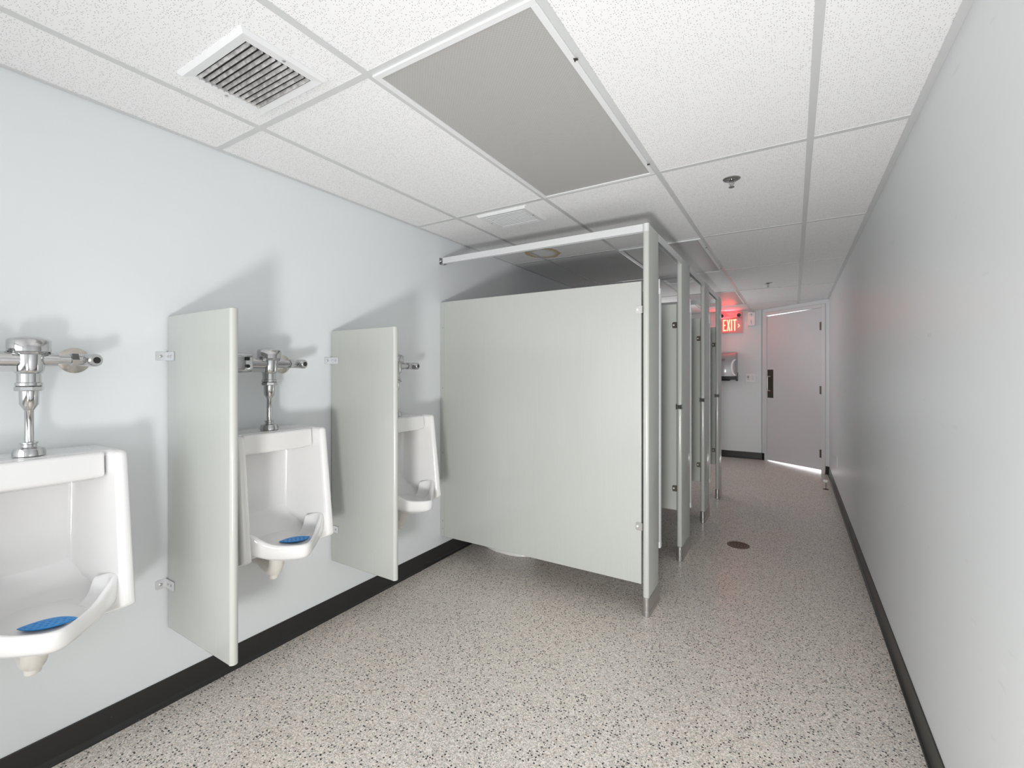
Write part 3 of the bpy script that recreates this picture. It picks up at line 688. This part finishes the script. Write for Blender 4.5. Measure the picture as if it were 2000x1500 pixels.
def X_(x, w_): c = x + w_ / 2; zc = (z0 + z1) / 2; return [(x, z0), (x + s * 1.1, z0), (c, zc - 0.026), (x + w_ - s * 1.1, z0), (x + w_, z0), (c + 0.011, zc), (x + w_, z1), (x + w_ - s * 1.1, z1), (c, zc + 0.026), (x + s * 1.1, z1), (x, z1), (c - 0.011, zc)]
def I_(x): return [(x, z0), (x + s, z0), (x + s, z1), (x, z1)]
def T_(x, w_): c = x + w_ / 2; return [(c - s / 2, z0), (c + s / 2, z0), (c + s / 2, z1 - s * 1.15), (x + w_, z1 - s * 1.15), (x + w_, z1), (x, z1), (x, z1 - s * 1.15), (c - s / 2, z1 - s * 1.15)]
for pts in (E_(-0.113, 0.046), X_(-0.061, 0.056), I_(0.001), T_(0.028, 0.052)):
    bm = NB(); poly_letter(bm, pts); obj('letter', bm, 'exit_letter', root)
bm = NB(); poly_letter(bm, [(0.098, 0.090), (0.106, 0.082), (0.128, 0.112), (0.106, 0.142), (0.098, 0.134), (0.113, 0.112)]); obj('arrow', bm, 'exit_letter', root)
for sx in (-0.122, 0.118):
    bm = NB(); lathe(bm, (sx, -0.050, 0.277), (0, -1, -0.25), [(0, 0.020), (0.012, 0.036), (0.034, 0.037), (0.038, 0.033)], 22); lh = obj('lamp_head', bm, 'clear_red_plastic', root, smooth=True)
    bm = NB(); lathe(bm, (sx, -0.086, 0.268), (0, -1, -0.25), [(0, 0.030), (0.003, 0.024), (0.004, 0.0)], 20); obj('lamp_lens', bm, 'black_plastic', lh)
mt = Matrix.Translation((0.005, -0.0565, 0.280)) @ Matrix.Rotation(PI / 2, 4, 'X')
obj('printed_number', text_bm('451', 0.050, mt), 'grey_plastic', ho)
bm = NB(); bx(bm, -0.072, -0.028, 0.276, 0.284, 0.0545, 0.0565); obj('indicator_strip', bm, 'exit_glow', ho)
bm = NB(); bx(bm, -0.120, 0.070, 0.3185, 0.3205, 0.018, 0.040); obj('led_strip', bm, 'red_led', ho)
# the sign's own red light, thrown up and out
d = bpy.data.lights.new('exit_sign_light', 'AREA'); d.shape = 'RECTANGLE'; d.size = 0.20; d.size_y = 0.10; d.energy = 3.2; d.spread = 1.9; d.color = (1.0, 0.03, 0.04)
lo = bpy.data.objects.new('exit_sign_light', d); C.objects.link(lo); lo.location = (-0.85, WY - 0.06, 2.14); lo.rotation_euler = Vector((-0.20, -0.68, 1.0)).to_track_quat('-Z', 'Y').to_euler()

root = thing('air_freshener', 'small white air freshener box beside the exit sign', 'air freshener', (-0.538, WY, 2.014))
bm = NB(); L = [[(x, -d_, z) for x, z in rrect(-0.052 + e, 0.052 - e, 0.0 + e, 0.222 - e, 0.012, 3)] for d_, e in ((0.0, 0.0), (0.045, 0.0), (0.058, 0.008))]
loft(bm, L); obj('housing', bm, 'white_plastic', root, smooth=True)
bm = NB(); lathe(bm, (0.0, -0.0585, 0.172), (0, -1, 0), [(0, 0.030), (0.003, 0.029)], 20); fv = obj('vent_ring', bm, 'white_metal', root)
bm = NB(); lathe(bm, (0.0, -0.061, 0.172), (0, -1, 0), [(0, 0.007), (0.002, 0.006)], 10); obj('nozzle', bm, 'dark_print', fv)
bm = NB(); box(bm, 0.018, 0.036, -0.0615, -0.0585, 0.205, 0.210); obj('indicator_slot', bm, 'dark_print', root)
bm = NB(); lathe(bm, (-0.002, -0.0585, 0.025), (0, 0, 1), [(0, 0.003), (0.04, 0.005), (0.075, 0.002)], 8); obj('status_window', bm, 'grey_plastic', root)

root = thing('towel_dispenser', 'silver paper towel dispenser with black base on the far wall', 'towel dispenser', (-0.885, WY, 1.205))
# side profile: depth bulges, rounded top right
bm = NB(); L = []
for x, k in ((-0.155, 0.90), (-0.145, 1.0), (0.125, 1.0), (0.145, 0.96), (0.158, 0.82)):
    pf = [(0.0, 0.050)] + [(0.0 + 0.205 * k, 0.050)] + [(0.215 * k, 0.16), (0.215 * k, 0.25), (0.205 * k, 0.33), (0.18 * k, 0.385), (0.13 * k, 0.412), (0.0, 0.415)]
    L.append([(x, -d_, z) for d_, z in pf])
loft(bm, L); cov = obj('cover', bm, 'smoke_silver', root, smooth=True)
bm = NB(); bx(bm, -0.158, 0.160, -0.002, 0.052, 0.0, 0.20); bx(bm, -0.10, 0.06, -0.018, 0.0, 0.03, 0.17); bx(bm, 0.135, 0.163, -0.022, 0.11, 0.0, 0.06)
obj('base', bm, 'black_plastic', root, bevel=0.008)
bm = NB(); lo_, li_ = [], []
for k in range(13):
    a_ = lerp(-PI / 2, PI / 2, k / 12)
    lo_.append((0.148 - 0.068 * math.cos(a_), 0.185 + 0.125 * math.sin(a_))); li_.append((0.148 - 0.040 * math.cos(a_), 0.185 + 0.105 * math.sin(a_)))
ring = lo_ + li_[::-1]
loft(bm, [[(x, -d_, z) for x, z in ring] for d_ in (0.205, 0.2185)]); obj('side_window_trim', bm, 'white_plastic', cov)
mt = Matrix.Translation((-0.055, -0.2165, 0.30)) @ Matrix.Rotation(PI / 2, 4, 'X') @ Matrix.Rotation(0.16, 4, 'Z')
obj('logo', text_bm('Scott', 0.052, mt, shear=0.35), 'dark_print', cov)

root = thing('switch_plate', 'white double switch plate under the air freshener', 'switch plate', (-0.552, WY, 1.17))
bm = NB(); bx(bm, -0.063, 0.063, 0.0, 0.124, 0.0, 0.006); obj('plate', bm, 'white_plastic', root, bevel=0.003)
bm = NB(); bx(bm, 0.012, 0.048, 0.028, 0.096, 0.006, 0.011); obj('rocker', bm, 'white_metal', root, bevel=0.002)
bm = NB(); bx(bm, -0.050, -0.010, 0.026, 0.098, 0.006, 0.0085); cr = obj('sign_card', bm, 'white_metal', root)
bm = NB()
for sx in (-0.040, -0.024):
    bx(bm, sx - 0.004, sx + 0.004, 0.062, 0.082, 0.0085, 0.0095); lathe(bm, (sx, -0.0085, 0.087), (0, -1, 0), [(0, 0.0035), (0.001, 0.0035)], 8)
bx(bm, -0.036, -0.028, 0.038, 0.044, 0.0085, 0.0095); obj('pictogram', bm, 'dark_print', cr)

# outlet cover on right wall
root = thing('outlet_cover', 'small white cover plate low on the right wall near the door', 'cover plate', (XR, 5.79, 0.318))
bm = NB(); box(bm, -0.007, -0.0003, 0, 0.075, 0, 0.12); obj('plate', bm, 'white_plastic', root, bevel=0.003)
bm = NB(); screw_bm(bm, (-0.007, 0.0375, 0.060), (-1, 0, 0), 0.004); obj('screw', bm, 'white_metal', root)

# floor drain, door stop
root = thing('floor_drain', 'round brown floor drain in the aisle beside the stalls', 'floor drain', (-0.354, 3.852, 0))
bm = NB(); lathe(bm, (0, 0, 0), (0, 0, 1), [(0, 0.078), (0.002, 0.078), (0.003, 0.074), (0.0015, 0.071), (0.0015, 0.0)], 36); obj('rim', bm, 'brown_drain', root, smooth=True)
bm = NB()
for rr_, n in ((0.018, 6), (0.036, 10), (0.054, 16)):
    for k in range(n): a = 2 * PI * k / n; lathe(bm, (rr_ * math.cos(a), rr_ * math.sin(a), 0.0012), (0, 0, 1), [(0, 0.0052), (0.0008, 0.0052)], 8)
obj('drain_hole', bm, 'void_shade', root)  # flat dark discs, the holes' shade is in their colour
root = thing('door_stop', 'white-headed post door stop on the floor by the right wall', 'door stop', (0.312, 6.22, 0))
bm = NB(); lathe(bm, (0, 0, 0), (0, 0, 1), [(0, 0.030), (0.003, 0.030), (0.006, 0.010), (0.010, 0.006)], 20); obj('base', bm, 'dark_bronze', root, smooth=True)
bm = NB(); cyl(bm, (0, 0, 0.005), (0, 0, 0.082), 0.0045, 12); obj('post', bm, 'chrome', root, smooth=True)
bm = NB(); lathe(bm, (0.022, -0.012, 0.088), (-0.85, 0.5, 0.05), [(0, 0.014), (0.003, 0.017), (0.042, 0.017), (0.046, 0.014)], 18); obj('bumper', bm, 'white_plastic', root, smooth=True)
